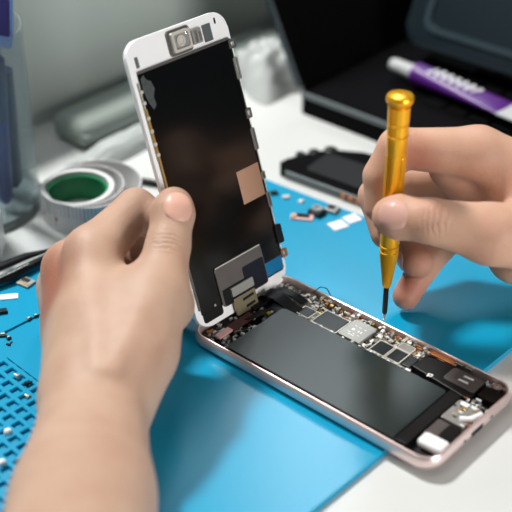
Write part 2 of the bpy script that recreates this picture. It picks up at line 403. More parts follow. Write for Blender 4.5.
ribbon('flex_cable', 'black', [(5, 47, 4.4), (9, 47, 8.0), (16, 47.5, 8.4), (24, 48, 5.4), (28, 49, 4.2)], (0, 1, .1), .0032)
ribbon('flex_cable', 'black', [(6, 54, 3.8), (10, 54.5, 6.4), (18, 56, 6.2), (25, 57, 3.8)], (.1, 1, .0), .0022)
b = MB(); b.tube([(.0235, .064, .0052), (.0262, .0668, .0088), (.0300, .0672, .0094), (.0335, .0662, .0070)], .00022, 8); b.build('loose_wire', 'black', ph, smooth=60)
# scattered board components
protos = []
for k, m in (('component', 'tin'), ('component', 'goldpad'), ('component', 'chip'), ('component', 'silver'), ('component', 'copper'), ('component', 'whitesoft')):
    me = bpy.data.meshes.new('component'); bb = bmesh.new(); bmesh.ops.create_cube(bb, size=1); bmesh.ops.bevel(bb, geom=bb.edges[:], offset=.08, segments=1, affect='EDGES'); bb.to_mesh(me); bb.free(); me.materials.append(M[m]); protos.append(me)
blocked = [(37, 47, 51.5, 58.8), (52, 47, 65.4, 62), (71, 47.6, 78.8, 56.6), (79.6, 48, 87, 62.2), (27, 47.6, 34.4, 54.4), (88, 49, 92.6, 57.4), (8, 43, 29, 59)]
def free(x, y): return all(not (a-.6 < x < c+.6 and bq-.6 < y < d+.6) for a, bq, c, d in blocked)
spots = []
def scatter(n, x0, y0, x1, y1, z, hs, wts):
    k = 0
    while k < n:
        x, y = random.uniform(x0, x1), random.uniform(y0, y1)
        if free(x, y): spots.append((x, y, z, random.choices(range(6), wts)[0], random.uniform(.9, 2.8), random.uniform(.6, 1.6), random.uniform(*hs)*.75)); k += 1
scatter(230, 22, 46.5, 92.5, 63.5, 3.0, (.5, 1.5), (6, 1, 3, 6, 1, 3))
scatter(90, 20, 62, 108, 65, 4.2, (.7, 1.8), (5, 2, 2, 4, 2, 3))
scatter(85, 4, 6, 20, 43, 2.2, (.8, 2.2), (5, .5, 4, 5, .6, 4))
scatter(18, 4, 57, 24, 63.5, 3.0, (.8, 2.2), (5, 1, 3, 5, 1, 3))
scatter(50, 122.5, 30, 135.5, 50, 4.0, (.6, 1.6), (4, 3, 2, 5, 1, 5))
scatter(14, 122.5, 59, 134, 64, 3.2, (1, 2.4), (4, 2, 2, 5, 1, 2))
scatter(26, 24, 45.2, 95, 46.4, 4.4, (.8, 1.6), (6, 0, 0, 5, 0, 5))
spots.sort(key=lambda s: -s[4]*s[5])
for x, y, z, k, dx, dy, dz in spots[:95]:
    o = bpy.data.objects.new('component', protos[k]); COL.objects.link(o); o.parent = ph
    o.location = (x*mm, y*mm, (z+dz/2)*mm); o.scale = (dx*mm, dy*mm, dz*mm); o.rotation_euler = (0, 0, random.choice((0, PI/2, .1)))
b = MB(); mids = []
for x, y, z, k, dx, dy, dz in spots[95:]:
    b.box((x*mm, y*mm, (z+dz/2)*mm), (dx*mm, dy*mm, dz*mm), random.choice((0, PI/2))); mids += [k]*6
o = tag(b.build('small_components', 'tin', ph), kind='stuff')
for m in ('goldpad', 'chip', 'silver', 'copper', 'whitesoft'): o.data.materials.append(M[m])
for p, k in zip(o.data.polygons, mids): p.material_index = k

# ------------------------------------------------------------------ screen assembly, local: x across, y up the screen, z towards the inside
SO = np.array([-.02716, .018707, .00545]); th, tw = .343494, -.031365
dv = -u*math.sin(th) + np.array([0, 0, 1])*math.cos(th)
sw = v*math.cos(tw) + dv*math.sin(tw); sh = dv*math.cos(tw) - v*math.sin(tw); sn = np.cross(sw, sh)
sc = empty('phone_screen', SO, Matrix((sw, sh, sn)).transposed(), 'white framed phone screen tilted up from the body, dark inner side showing', 'phone screen')
def spart(name, m, x0, y0, x1, y1, z0, z1, r=.3, bev=.0001, parent=None):
    b = MB(); b.prism(rrect(x0*mm, y0*mm, x1*mm, y1*mm, r*mm, 6), z0*mm, z1*mm, bev); return b.build(name, m, sc if parent is None else parent)
spart('glass_frame', 'white', 2.2, 0, 65.8, 138, -2.8, -.5, 8.5, .0005)
b = MB(); b.prism(rrect(.0028, .0006, .0652, .1374, .008, 6), -.0031, -.0027); b.build('front_glass', 'black', sc)
plate = spart('back_plate', 'plate', 5.6, 6.8, 63.6, 124.6, -.6, .1, 1.2, .0003)
spart('plate_lip', 'greyplate', 5.6, 123.6, 63.6, 124.8, .1, .35, .2, .00005, plate)
spart('bracket_gasket', 'greyplate', 26.9, 125.2, 41.4, 136.8, -.5, .2, 1.6, .0002)
cb = spart('camera_bracket', 'silver', 28.2, 126.4, 40.0, 135.8, -.5, 1.3, 1.2, .0004)
b = MB(); b.loft([[(q[0], q[1], z) for q in rrect(i_*mm+.0284, i_*mm+.1266, .0398-i_*mm, .1356-i_*mm, .001, 4)] for i_, z in ((0, .0012), (0, .0021), (1.2, .0021), (1.2, .0012))], True, False, False); b.build('bracket_rim', 'tin', cb)
b = MB(); b.lathe([(.0026, 0), (.0026, .0008), (.0016, .0008), (.0014, .0002)], (.0335, .1312, .0013), 20, cap0=False); b.build('camera_ring', 'tin', cb, smooth=40)
b = MB(); b.box((.0385, .1345, .0016), (.003, .0022, .0008), .2, .0002); b.box((.0300, .1275, .0015), (.0022, .0016, .0006), 0, .0002); b.build('bracket_tab', 'steel', cb)
sp_ = spart('sensor_connector', 'silver', 41.5, 127, 47.5, 134, -.5, .9, .5, .0002)
b = MB(); b.box((.0437, .1305, .0011), (.0012, .0055, .0006), 0, .0001); b.box((.0463, .1300, .0011), (.0010, .0040, .0006), 0, .0001); b.build('contact', 'greyplate', sp_)
spart('foil_strip', 'grey', 49.4, 126, 54.8, 134, -.5, -.2, .3, .00005)
spart('dark_slot', 'black', 57.8, 132.6, 58.9, 135.4, -.5, -.42, .3, 0)
spart('dark_slot', 'grey', 6.5, 126, 8.5, 131, -.5, -.42, .5, 0)
# metal tabs along the right side
def tab(y, w, h, hole, m='silver', x=64.6):
    b = MB(); o_ = rrect((x-w/2)*mm, (y-h/2)*mm, (x+w/2)*mm, (y+h/2)*mm, .0006, 3)
    if hole:
        i_ = rrect((x-w/2+hole)*mm, (y-h/2+hole)*mm, (x+w/2-hole)*mm, (y+h/2-hole)*mm, .0003, 3)
        z0, z1 = -.0002, .0006
        b.loft([[(p[0], p[1], z0) for p in i_], [(p[0], p[1], z0) for p in o_], [(p[0], p[1], z1) for p in o_], [(p[0], p[1], z1) for p in i_], [(p[0], p[1], z0) for p in i_]], True, False, False)
    else: b.prism(o_, -.0006, .0012, .0002)
    b.build('frame_tab', m, sc)
tab(121.3, 4.4, 4.4, 1.3, 'steel', 65); tab(109.5, 3.0, 10.5, .8); tab(87.3, 3.8, 5, 1.2, 'steel', 64.9); tab(74.5, 2.8, 11, .8); tab(56, 2.6, 4, .8)
tab(43.5, 2.4, 8, .7); tab(25, 4.2, 9.5, 0, 'black', 65.4); tab(27.5, 2.4, 3.4, .7, 'silver', 66.6); tab(14.6, 4.2, 4.4, 1.2, 'copper', 66)
spart('side_rail', 'black', 63.4, 16, 64.4, 124, -.5, .3, .3, .0001)
spart('side_rail', 'greyplate', 4.4, 10, 5.5, 84, -.5, .2, .3, .0001)
spart('copper_strip', 'goldpad', 4.7, 62, 5.7, 108, -.5, .3, .3, .0001)
spart('copper_strip', 'brass', 4.2, 84, 4.8, 120, -.5, .1, .2, .0001)
for y in (86, 91, 97, 103, 110, 115): spart('solder_point', 'tin', 4.3, y, 5.9, y+1.6, -.4, .6, .4, .0001)
b = MB(); b.prism([(q*mm, r*mm) for q, r in [(6.5, 121.5), (6.3, 116), (7.6, 110.5), (9.6, 106.4), (11.6, 108.2), (11.2, 112), (13.0, 115.2), (11.8, 119), (9.5, 120.2), (8.6, 122.6)]], .0001, .00022); b.build('glue_residue', 'residue', sc)
spart('tan_patch', 'tan', 48, 46.8, 63.2, 63.2, .1, .18, .3, .00002)  # sticker on the inner plate
hp = spart('home_button_plate', 'greyplate', 19, 5.2, 51.2, 25.6, .1, .7, 2.4, .0002)
spart('plate_edge', 'tin', 19.4, 24.9, 50.8, 25.4, .7, .85, .2, .00003, hp)
spart('flex_pad', 'darkblue', 36, 5.6, 50.6, 19.0, .7, 1.0, 1.0, .0001, hp)
spart('flex_pad', 'black', 20.5, 5.6, 37, 13.6, .7, 1.0, 1.0, .0001, hp)
spart('button_connector', 'silver', 25, 8.4, 40, 12.9, .9, 2.2, .4, .0003)
br = spart('cable_bracket', 'brass', 25.2, -1.6, 39.9, 7.2, .9, 2.0, .6, .0003)
b = MB(); b.box((.0345, .0048, .00202), (.0075, .0013, .0002), .05, .00005); b.box((.0350, .0008, .00202), (.0062, .0013, .0002), .05, .00005); b.build('bracket_slot', 'black', br)
spart('blue_film', 'bluefilm', 51.6, 7.6, 63.6, 14.4, .1, .22, .3, .00003)
spart('corner_clip', 'black', 6.2, 2.6, 19, 9.4, -.5, -.1, 1.4, .0001)
ribbon('flex_cable', 'black', [(30, -1, 1.2), (30, -3, 3), (31, -2.6, 8), (33, -2.2, 12)], (1, 0, 0), .0055, parent=sc)

# ------------------------------------------------------------------ screwdriver
tp = onz(384, 320.5, .0072)
sd = empty('screwdriver', tp, None, 'gold precision screwdriver held upright on the circuit board', 'screwdriver')
def lat(name, m, prof, parent=sd, n=36):
    b = MB(); b.lathe([(r*mm, h*mm) for r, h in prof], (0, 0, 0), n); return b.build(name, m, parent, smooth=32)
lat('blade_tip', 'steel', [(.25, 0), (.55, 1.0), (.75, 4)], n=16)
lat('shaft', 'shaft', [(.75, 3.9), (1.25, 5), (1.25, 21)], n=20)
lat('handle', 'anod', [(1.3, 19.4), (1.75, 19.6), (2.2, 21), (3.9, 34), (4.35, 37.5), (4.4, 39.5), (4.0, 39.8), (4.0, 40.5), (4.4, 40.8), (4.45, 42.6), (4.05, 42.9), (4.05, 43.6), (4.45, 43.9), (4.45, 50), (4.15, 54), (4.2, 88), (4.5, 93), (4.65, 94), (4.65, 98.3), (4.3, 98.6), (4.3, 99.2), (4.65, 99.5), (4.65, 103.8), (4.35, 104.1), (4.35, 104.7), (4.7, 105), (4.8, 112)])
b = MB()
for k in range(6):
    a = k*PI/3+.2; b.box((.00405*math.cos(a), .00405*math.sin(a), .074), (.0012, .0018, .030), a, .0005)
b.build('grip_flute', 'anod', sd)
lat('swivel_cap', 'anod', [(3.9, 111.8), (3.9, 112.6), (5.4, 113.6), (5.9, 114.6), (5.9, 116.2), (5.4, 117), (4, 117.4), (.5, 117.6)])

# ------------------------------------------------------------------ hands: tapered limbs blended into one surface
def seg_d(P, a, b, r1, r2):
    ab = b-a; L = float(ab@ab)+1e-12
    t = np.clip(((P[0]-a[0])*ab[0]+(P[1]-a[1])*ab[1]+(P[2]-a[2])*ab[2])/L, 0, 1)
    return np.sqrt((P[0]-a[0]-t*ab[0])**2+(P[1]-a[1]-t*ab[1])**2+(P[2]-a[2]-t*ab[2])**2)-(r1+(r2-r1)*t)
def smin(a, b, k):
    h = np.maximum(k-np.abs(a-b), 0)/k
    return np.minimum(a, b)-h*h*h*k/6
class Field:
    def __init__(s, lo, hi, h):
        s.lo = np.array(lo); s.h = h; s.n = np.ceil((np.array(hi)-s.lo)/h).astype(int)+1
        s.ax = [np.float32(s.lo[i])+np.arange(s.n[i], dtype=np.float32)*np.float32(h) for i in range(3)]
    def new(s): return np.full(s.n, .05, np.float32)
    def cap(s, F, a, b, r1, r2, k, sub=False):
        a, b = np.asarray(a, float), np.asarray(b, float); pad = max(r1, r2)+k+.006
        i0 = np.clip(((np.minimum(a, b)-pad-s.lo)/s.h).astype(int), 0, s.n); i1 = np.clip(((np.maximum(a, b)+pad-s.lo)/s.h).astype(int)+2, 0, s.n)
        if (i1 <= i0).any(): return
        sl = tuple(slice(x, y) for x, y in zip(i0, i1))
        P = np.meshgrid(*[s.ax[i][sl[i]] for i in range(3)], indexing='ij', sparse=True)
        d = seg_d(P, a.astype(np.float32), b.astype(np.float32), r1, r2).astype(np.float32)
        F[sl] = -smin(-F[sl], d, k) if sub else smin(F[sl], d, k)
    def chain(s, F, pts, k):
        for (a, ra), (b, rb) in zip(pts[:-1], pts[1:]): s.cap(F, a, b, ra, rb, k)
    def sample(s, F, p):
        q = (np.asarray(p)-s.lo)/s.h; i = np.floor(q).astype(int); f = q-i; v_ = 0
        for dx in (0, 1):
            for dy in (0, 1):
                for dz in (0, 1): v_ += F[i[0]+dx, i[1]+dy, i[2]+dz]*(f[0] if dx else 1-f[0])*(f[1] if dy else 1-f[1])*(f[2] if dz else 1-f[2])
        return float(v_)
    def grad(s, F, p):
        e = s.h; g = np.array([s.sample(F, p+e*d)-s.sample(F, p-e*d) for d in np.eye(3)]); return g/(np.linalg.norm(g)+1e-9)
    def mesh(s, F, smooth=2):
        ins = F < 0; nx, ny, nz = F.shape
        c = [ins[i:nx-1+i, j:ny-1+j, k:nz-1+k] for i in (0, 1) for j in (0, 1) for k in (0, 1)]
        cnt = sum(x.astype(np.int8) for x in c); mix = (cnt > 0) & (cnt < 8)
        I = np.argwhere(mix); idx = np.full(mix.shape, -1, np.int64); idx[tuple(I.T)] = np.arange(len(I))
        acc = np.zeros((len(I), 3)); num = np.zeros(len(I)); cs = [(i, j, k) for i in (0, 1) for j in (0, 1) for k in (0, 1)]
        val = {q: F[I[:, 0]+q[0], I[:, 1]+q[1], I[:, 2]+q[2]].astype(float) for q in cs}
        for q in cs:
            for a in range(3):
                if q[a] == 0:
                    q2 = list(q); q2[a] = 1; q2 = tuple(q2); A, B = val[q], val[q2]; m = (A < 0) != (B < 0)
                    t = np.where(m, A/(A-B+1e-12), 0); p = np.tile(np.array(q, float), (len(I), 1)); p[:, a] += t
                    acc[m] += p[m]; num[m] += 1
        V = s.lo + (I + acc/num[:, None])*s.h
        quads = []
        for a in range(3):
            b_, c_ = (a+1) % 3, (a+2) % 3
            s0 = [slice(None)]*3; s1 = [slice(None)]*3; s0[a] = slice(0, -1); s1[a] = slice(1, None)
            A, B = ins[tuple(s0)], ins[tuple(s1)]
            for E, flip in ((A & ~B, False), (~A & B, True)):
                J = np.argwhere(E); J = J[(J[:, b_] > 0) & (J[:, c_] > 0) & (J[:, b_] < F.shape[b_]-1) & (J[:, c_] < F.shape[c_]-1)]
                def g(db, dc): T = J.copy(); T[:, b_] -= db; T[:, c_] -= dc; return idx[tuple(T.T)]
                q = np.stack([g(1, 1), g(0, 1), g(0, 0), g(1, 0)], 1)
                quads.append(q[:, ::-1] if flip else q)
        Q = np.concatenate(quads); Q = Q[(Q >= 0).all(1)]
        for _ in range(smooth):
            sm = np.zeros_like(V); ct = np.zeros(len(V))
            for i in range(4):
                for j in ((i+1) % 4, (i+3) % 4): np.add.at(sm, Q[:, i], V[Q[:, j]]); np.add.at(ct, Q[:, i], 1)
            V = V*.4 + .6*sm/np.maximum(ct, 1)[:, None]
        return V, Q
def make_hand(name, label, fld, F, mtl_fn):
    V, Q = fld.mesh(F); c = np.array([V[:, 0].mean(), V[:, 1].mean(), V[:, 2].min()])
    me = bpy.data.meshes.new(name); me.from_pydata((V-c).tolist(), [], Q.tolist()); me.update()
    for p in me.polygons: p.use_smooth = True
    o = link(name, me, mtl_fn(c), None, c); tag(o, label, 'hand'); return o, c
def fingernail(hand, c, fld, F, tip, dirn, nrm, L, Wd, m='nail', bend=0.):
    """rounded shell laid on the finger's back at its end; tip = joint-end centre"""
    d = np.asarray(dirn)/np.linalg.norm(dirn); n = np.asarray(nrm)-np.dot(nrm, d)*d; n /= np.linalg.norm(n); sd_ = np.cross(d, n)
    N_ = 15; top = []; lo = []
    for i in range(N_):
        for j in range(N_):
            a, b_ = 2*i/(N_-1)-1, 2*j/(N_-1)-1
            x = a*math.sqrt(1-.42*b_*b_); y = b_*math.sqrt(1-.42*a*a)
            p = tip + d*(L*.5*x) + sd_*(Wd*.5*y) + n*.006
            for _ in range(14):
                p = p - n*max(-.002, min(.002, fld.sample(F, p)))*.9
            g = fld.grad(F, p); top.append(p+g*(.00070-.0006*max(abs(a), abs(b_))**6)); lo.append(p-g*.0006)
    b = MB(); vs = [b.bm.verts.new(tuple(p-c)) for p in top]; vl = [b.bm.verts.new(tuple(p-c)) for p in lo]
    for i in range(N_-1):
        for j in range(N_-1):
            q = [i*N_+j, (i+1)*N_+j, (i+1)*N_+j+1, i*N_+j+1]
            b.bm.faces.new([vs[k] for k in q]); b.bm.faces.new([vl[k] for k in q[::-1]])
    ed = [i*N_ for i in range(N_)]+[(N_-1)*N_+j for j in range(1, N_)]+[i*N_+N_-1 for i in range(N_-2, -1, -1)]+[j for j in range(N_-2, 0, -1)]
    for i in range(len(ed)): k, k2 = ed[i], ed[(i+1) % len(ed)]; b.bm.faces.new((vs[k], vl[k], vl[k2], vs[k2]))
    return b.build('fingernail', m, hand, smooth=60)
un = lambda x: np.asarray(x)/np.linalg.norm(x)
def bounds(pts, pad):
    p = np.array(pts); return p.min(0)-pad, p.max(0)+pad

# left hand: thumb in front of the screen's edge, fingers behind it
def scr(w_, h_, off): return SO + sw*w_*mm + sh*h_*mm + sn*off*mm       # a point off the screen's inner face
LW = at(95, 398, .487); LF = at(62, 620, .370)
tT = at(173, 212, .5300); tI = at(168, 246, .5235); tM = at(157, 296, .511); tC = at(122, 372, .490)
iM = at(92, 254, .530); iP = at(136, 209, .556); iD = scr(3.0, 56, -12.5); iT = scr(12, 46, -11.5)
mM = at(70, 268, .548); mP = at(112, 231, .585); mD = scr(1, 36, -18); mT = scr(12, 32, -11.5)
rM = at(64, 286, .562); rP = at(98, 258, .600); rD = scr(2, 22, -22); rT = scr(12, 20, -11)
pM = at(65, 306, .568); pP = at(94, 286, .588); pD = scr(0, 12, -19); pT = scr(9, 12, -10.5)
lo, hi = bounds([LW, LF, tT, iP, mP, rP, pP, pM, iT, mT, rT, pT], .036)
fl = Field(lo, hi, .0011)
B_ = fl.new()
off = at(0, 0, 1)-at(0, 0, 0)
fwv = un(FW)
fl.chain(B_, [(LF, .027), (at(82, 500, .437), .0245), (LW, .0190)], .012)                       # forearm, near side
fl.chain(B_, [(LF+fwv*.010, .027), (at(82, 500, .437)+fwv*.010, .0225), (LW+fwv*.014, .0180)], .012)   # forearm, far side
fl.cap(B_, LW, at(100, 330, .510), .0190, .019, .014)
for m_, r_, k_ in ((iM, .0118, .3), (mM, .0118, .42), (rM, .0112, .55), (pM, .0105, .65)):
    fl.cap(B_, LW+fwv*.016*k_, m_, .0175, r_, .014)
fl.cap(B_, tC, tM, .0155, .0125, .012); fl.cap(B_, LW, tC, .016, .0150, .014)
fl.cap(B_, at(141, 305, .514), at(137, 350, .501), .0165, .0175, .012)                            # thenar mass
fl.cap(B_, at(120, 300, .527), at(165, 305, .526), .013, .013, .012)
fl.cap(B_, at(88, 330, .535), at(125, 330, .545), .015, .017, .014)                              # palm
fl.cap(B_, at(112, 372, .470), at(150, 300, .4985), .0032, .0036, .007)
fl.cap(B_, at(98, 372, .470), at(96, 285, .512), .0030, .0034, .008)
fl.cap(B_, at(78, 372, .477), at(72, 292, .530), .0028, .0034, .008)
D_ = fl.new()
fl.chain(D_, [(tM, .0122), (tI, .0098)], .004); fl.cap(D_, tI, tT, .0094, .0096, .004)
fl.cap(D_, tT, tT+un(tT-tI)*.0042, .0096, .0074, .004)
fl.chain(D_, [(iM, .0118), (iP, .0095)], .003); fl.chain(D_, [(iP, .0096), (iD, .0085), (iT, .0078)], .003)
for q in (((mM, .0115), (mP, .0098), (mD, .0088), (mT, .0078)), ((rM, .011), (rP, .0092), (rD, .0084), (rT, .0076)), ((pM, .0102), (pP, .0082), (pD, .0072), (pT, .0066))):
    E_ = fl.new(); fl.chain(E_, q, .003); D_ = smin(D_, E_, .0015)
FL = smin(B_, D_, .009)
HL = [(iP, un(iP-iM), .01, .011), (tI-fwv*.009, un(tT-tI), .01, .0095)]
def skl(c):
    return skin('skin_left', (190, 158, 136), (156, 98, 76), [(p-c, a, h_, r_) for p, a, h_, r_ in HL], [(at(60, 290, .53)-c, .032, .9), (tT-c, .016, .35), (iP-c, .016, .3), (mM-c, .02, .25)])
lh, lc = make_hand('hand', 'bare left hand and forearm gripping the raised phone screen by its edge', fl, FL, skl)
fingernail(lh, lc, fl, FL, tT-un(tT-tI)*.0010, tT-tI, -ray(175, 205)+.22*RT-.05*UP, .0140, .0128)

# right hand: thumb in front of the screwdriver, fingers behind it, little finger on the mat
RW = at(600, 215, .553); RF = at(830, 190, .585)
tT = at(398, 217, .5215); tI = at(431, 221, .5150); tM = at(490, 234, .5190); tC = at(555, 240, .530)
iM = at(478, 153, .5400); iP = at(398, 148, .5380); iD = at(381, 176, .5430); iT = at(380.5, 207, .5465)
mM = at(496, 168, .5700); mP = at(404, 184, .5760); mD = at(376, 196, .5640); mT = at(386, 233, .5585)
rM = at(505, 185, .5780); rP = at(432, 200, .5900); rD = at(404, 240, .5850); rT = at(417, 262, .5735)
pM = at(510, 212, .5860); pP = at(455, 228, .5820); pD = at(424, 266, .5830); pT = at(406, 296, .5800)
lo, hi = bounds([RW, RF, tT, tM, iP, mD, rP, pP, pT, iM, pM], .034)
fr = Field(lo, hi, .0010)
B_ = fr.new()
fr.chain(B_, [(RF, .030), (RW, .0215)], .012); fr.chain(B_, [(RF+fwv*.012, .030), (RW+fwv*.014, .021)], .012)
for m_, r_, k_ in ((iM, .0120, 0), (mM, .0122, .35), (rM, .0115, .7), (pM, .0108, 1)):
    fr.cap(B_, RW+fwv*.016*k_, m_, .0195, r_, .014)
fr.cap(B_, tC, tM, .0165, .0132, .012); fr.cap(B_, RW, tC, .019, .0165, .012)
fr.cap(B_, at(520, 250, .560), at(560, 240, .560), .014, .019, .012)                              # heel of the hand
fr.cap(B_, at(520, 195, .545), at(560, 215, .545), .016, .019, .014)                              # web to the thumb
fr.cap(B_, at(447, 170, .5480), at(474, 190, .5540), .0082, .0110, .006); fr.cap(B_, at(516, 256, .552), at(580, 248, .553), .0125, .018, .012)
D_ = fr.new()
fr.chain(D_, [(tM, .0130), (tI, .0098)], .004); fr.cap(D_, tI, tT, .0094, .0097, .004); fr.cap(D_, tT, tT+un(tT-tI)*.0040, .0096, .0076, .004)
E_ = fr.new(); fr.chain(E_, [(iM, .0118), (iP, .0090)], .003); fr.chain(E_, [(iP, .0093), (iD, .0080), (iT, .0074)], .003); D_ = smin(D_, E_, .0012)
for q in (((mM, .0118), (mP, .0094), (mD, .0082), (mT, .0074)), ((rM, .0112), (rP, .0090), (rD, .0082), (rT, .0078)), ((pM, .0104), (pP, .0086), (pD, .0074), (pT, .0066))):
    E_ = fr.new(); fr.chain(E_, q, .003); D_ = smin(D_, E_, .0012)
FR = smin(B_, D_, .006)
KR = [(tI-fwv*.009, un(tT-tI), .01, .0105), (iP-fwv*.006+UP*.006, un(iP-iM), .01, .010)]
def skr(c):
    return skin('skin_right', (203, 163, 138), (166, 94, 76), [(p-c, a, h_, r_) for p, a, h_, r_ in KR], [(at(415, 158, .53)-c, .016, .5), (tI-c, .013, .25), (pT-c, .02, .5), (rT-c, .016, .5), (iM-c, .02, .25)])
rh, rc = make_hand('hand', 'bare right hand pinching the gold screwdriver, little finger on the mat', fr, FR, skr)
fingernail(rh, rc, fr, FR, tT-un(tT-tI)*.0008, tT-tI, -ray(395, 215)+.10*UP-.06*RT, .0138, .0126, 'nail_pale')
fingernail(rh, rc, fr, FR, rD*.25+rT*.75, rT-rD, -RT*.62-UP*.5-FW*.45, .0100, .0095, 'nail_pale')

# ------------------------------------------------------------------ cup and what stands in it
cc = onz(-28, 203, TAB)
cup = empty('plastic_cup', cc, None, 'clear smoked plastic cup at the left edge, tools standing inside', 'cup')
b = MB(); b.lathe([(.0365, .004), (.0385, .009), (.0388, .105), (.0376, .105), (.0373, .009), (.036, .0052), (.002, .0050)], (0, 0, 0), 64, cap0=True); b.build('wall', 'clear', cup, smooth=40)
b = MB(); b.lathe([(.0395, 0), (.0400, .001), (.0400, .004), (.0392, .0052), (.0365, .0055), (.0360, .002)], (0, 0, 0), 64, cap0=True); b.build('base', 'cupring', cup, smooth=40)
def lean(name, m, x0, y0, x1, y1, z0, z1, r, label, cat, cap=None, **k):
    p0 = Vector((cc[0]+x0, cc[1]+y0, TAB+z0)); p1 = Vector((cc[0]+x1, cc[1]+y1, TAB+z1)); ax = p1-p0; Ln = ax.length
    t = empty(name, p0, ax.to_track_quat('Z', 'Y').to_matrix(), label, cat, **k)
    b = MB(); b.lathe([(r*.5, 0), (r, r), (r, Ln*.7), (r*.9, Ln)], (0, 0, 0), 18); b.build('barrel', m, t, smooth=40)
    if cap: b = MB(); b.lathe([(r*1.08, Ln*.62), (r*1.08, Ln+.004), (r*.6, Ln+.006)], (0, 0, 0), 18); b.build('cap', cap, t, smooth=40)
    return t
lean('pen', 'blue', .022, -.012, .026, -.010, .0075, .088, .0042, 'blue pen standing inside the cup, nearest its right side', 'pen', 'blued')
lean('pen', 'blued', .014, .008, .019, .013, .0075, .094, .005, 'navy blue marker inside the cup, behind the blue pen', 'pen', 'blue')
lean('pen', 'blued', .024, .006, .027, .004, .0075, .080, .0045, 'short navy pen deep inside the cup, behind the other pens', 'pen')
lean('stick', 'teal', .008, -.020, .011, -.028, .0075, .082, .0030, 'teal stick leaning low inside the cup against its front', 'stick')
# indigo packet with a pale edge
t = empty('packet', (cc[0]+.0222, cc[1]-.0050, TAB+.0975), Matrix.Rotation(math.radians(6), 3, 'Y') @ Rz(math.radians(-8)), 'indigo plastic packet with pale edge, sticking up out of the cup', 'packet')
def upright(b, name, m):
    for v_ in b.bm.verts: v_.co = Vector((v_.co.x, -v_.co.z, v_.co.y))
    return b.build(name, m, t)
b = MB(); b.prism(rrect(-.013, 0, .013, .062, .003, 4), -.0008, .0008); upright(b, 'sleeve', 'lightblue')
b = MB(); b.prism(rrect(-.0118, .007, .0115, .061, .001, 4), -.0012, .0012); upright(b, 'print_panel', 'purpled')
b = MB()
for k in range(9): b.box((random.uniform(-.008, .008), -.0013, .012+.0052*k), (random.uniform(.0014, .003), .0003, random.uniform(.0008, .0014)), bev=.0001)
b.build('printed_mark', 'ink', t)

# ------------------------------------------------------------------ measuring tape coil
tc = onz(77, 187, .014); tc[2] = TAB
tape = empty('tape_roll', tc, None, 'white printed measuring tape wound in a loose coil around green core', 'tape')
def strip(name, m, rfun, a0, a1, hgt, thick, n=220, parent=tape, uv=True):
    me = bpy.data.meshes.new(name); V = []; Fc = []; U = []
    s_ = 0; last = None
    for i in range(n+1):
        a = a0+(a1-a0)*i/n; r, ox, oy = rfun(a); p = np.array([ox+r*math.cos(a), oy+r*math.sin(a)]); q = np.array([ox+(r-thick)*math.cos(a), oy+(r-thick)*math.sin(a)])
        if last is not None: s_ += np.linalg.norm(p-last)
        last = p; U.append(s_)
        V += [(p[0], p[1], 0), (p[0], p[1], hgt), (q[0], q[1], hgt), (q[0], q[1], 0)]
    ku = []
    for i in range(n):
        a, b2 = 4*i, 4*i+4
        for k in range(4):
            k2 = (k+1) % 4; Fc.append((a+k, b2+k, b2+k2, a+k2)); vv = (0, 1, 1, 0)
            lim = (lambda z: z) if k == 0 else (lambda z: .0)
            ku.append([(U[i], lim(vv[k])), (U[i+1], lim(vv[k])), (U[i+1], lim(vv[k2])), (U[i], lim(vv[k2]))])
    Fc += [(0, 1, 2, 3), (4*n+3, 4*n+2, 4*n+1, 4*n)]; ku += [[(0, 0)]*4]*2
    me.from_pydata(V, [], Fc); ul = me.uv_layers.new(name='UVMap')
    for p, w_ in zip(me.polygons, ku):
        for li, q in zip(p.loop_indices, w_): ul.data[li].uv = q
    return link(name, me, m, parent)
strip('wound_band', 'ruler', lambda a: (.0203, 0, 0), 0, 2*PI, .0172, .0028)
strip('core', 'green', lambda a: (.0172, 0, 0), 0, 2*PI, .0150, .0016)
def loose(a):
    k = (a+PI)/(2*PI); return (.0206+.0062*k*(.5-.5*math.cos(a+PI)) + .0004*k, .0030*k, .0022*k)
strip('loose_band', 'ruler', loose, -PI, 2.6*PI, .0172, .0006)

# ------------------------------------------------------------------ loose phone back part behind the mat
hB = onz(280, 175, TAB); hB[2] = TAB
hs = empty('phone_housing', hB, Rz(-math.radians(37)), 'black phone back housing lying on the white table behind the mat', 'phone part')
out = [(.001, -.001), (.128, -.001), (.130, .002), (.130, .050), (.126, .054), (.030, .044), (.014, .036), (.011, .033), (.009, .029), (.0075, .0285), (.0055, .024), (.004, .0235), (.002, .018), (.0005, .016), (-.002, .009), (-.003, .004)]
b = MB(); b.prism(out, 0, .0062, .0008); b.build('shell', 'blackm', hs)
for x, y, r in ((.0125, .0345, .0042), (.0060, .0262, .0036), (.0012, .0190, .003)):
    b = MB(); b.lathe([(r, .003), (r, .0062), (r*.7, .0070)], (x, y, 0), 18); b.build('mounting_post', 'black', hs, smooth=40)
b = MB(); b.box((.066, -.0016, .0028), (.122, .0018, .0052), 0, .0005); b.build('side_rail', 'grey', hs)
for x in (.046, .051, .056): b = MB(); b.box((x, -.0028, .0032), (.0030, .0008, .003), 0, .0002); b.build('copper_contact', 'copper', hs)
b = MB(); b.prism(rrect(.014, .005, .118, .030, .004, 5), .0062, .0066, .0002); b.build('inner_plate', 'black', hs)

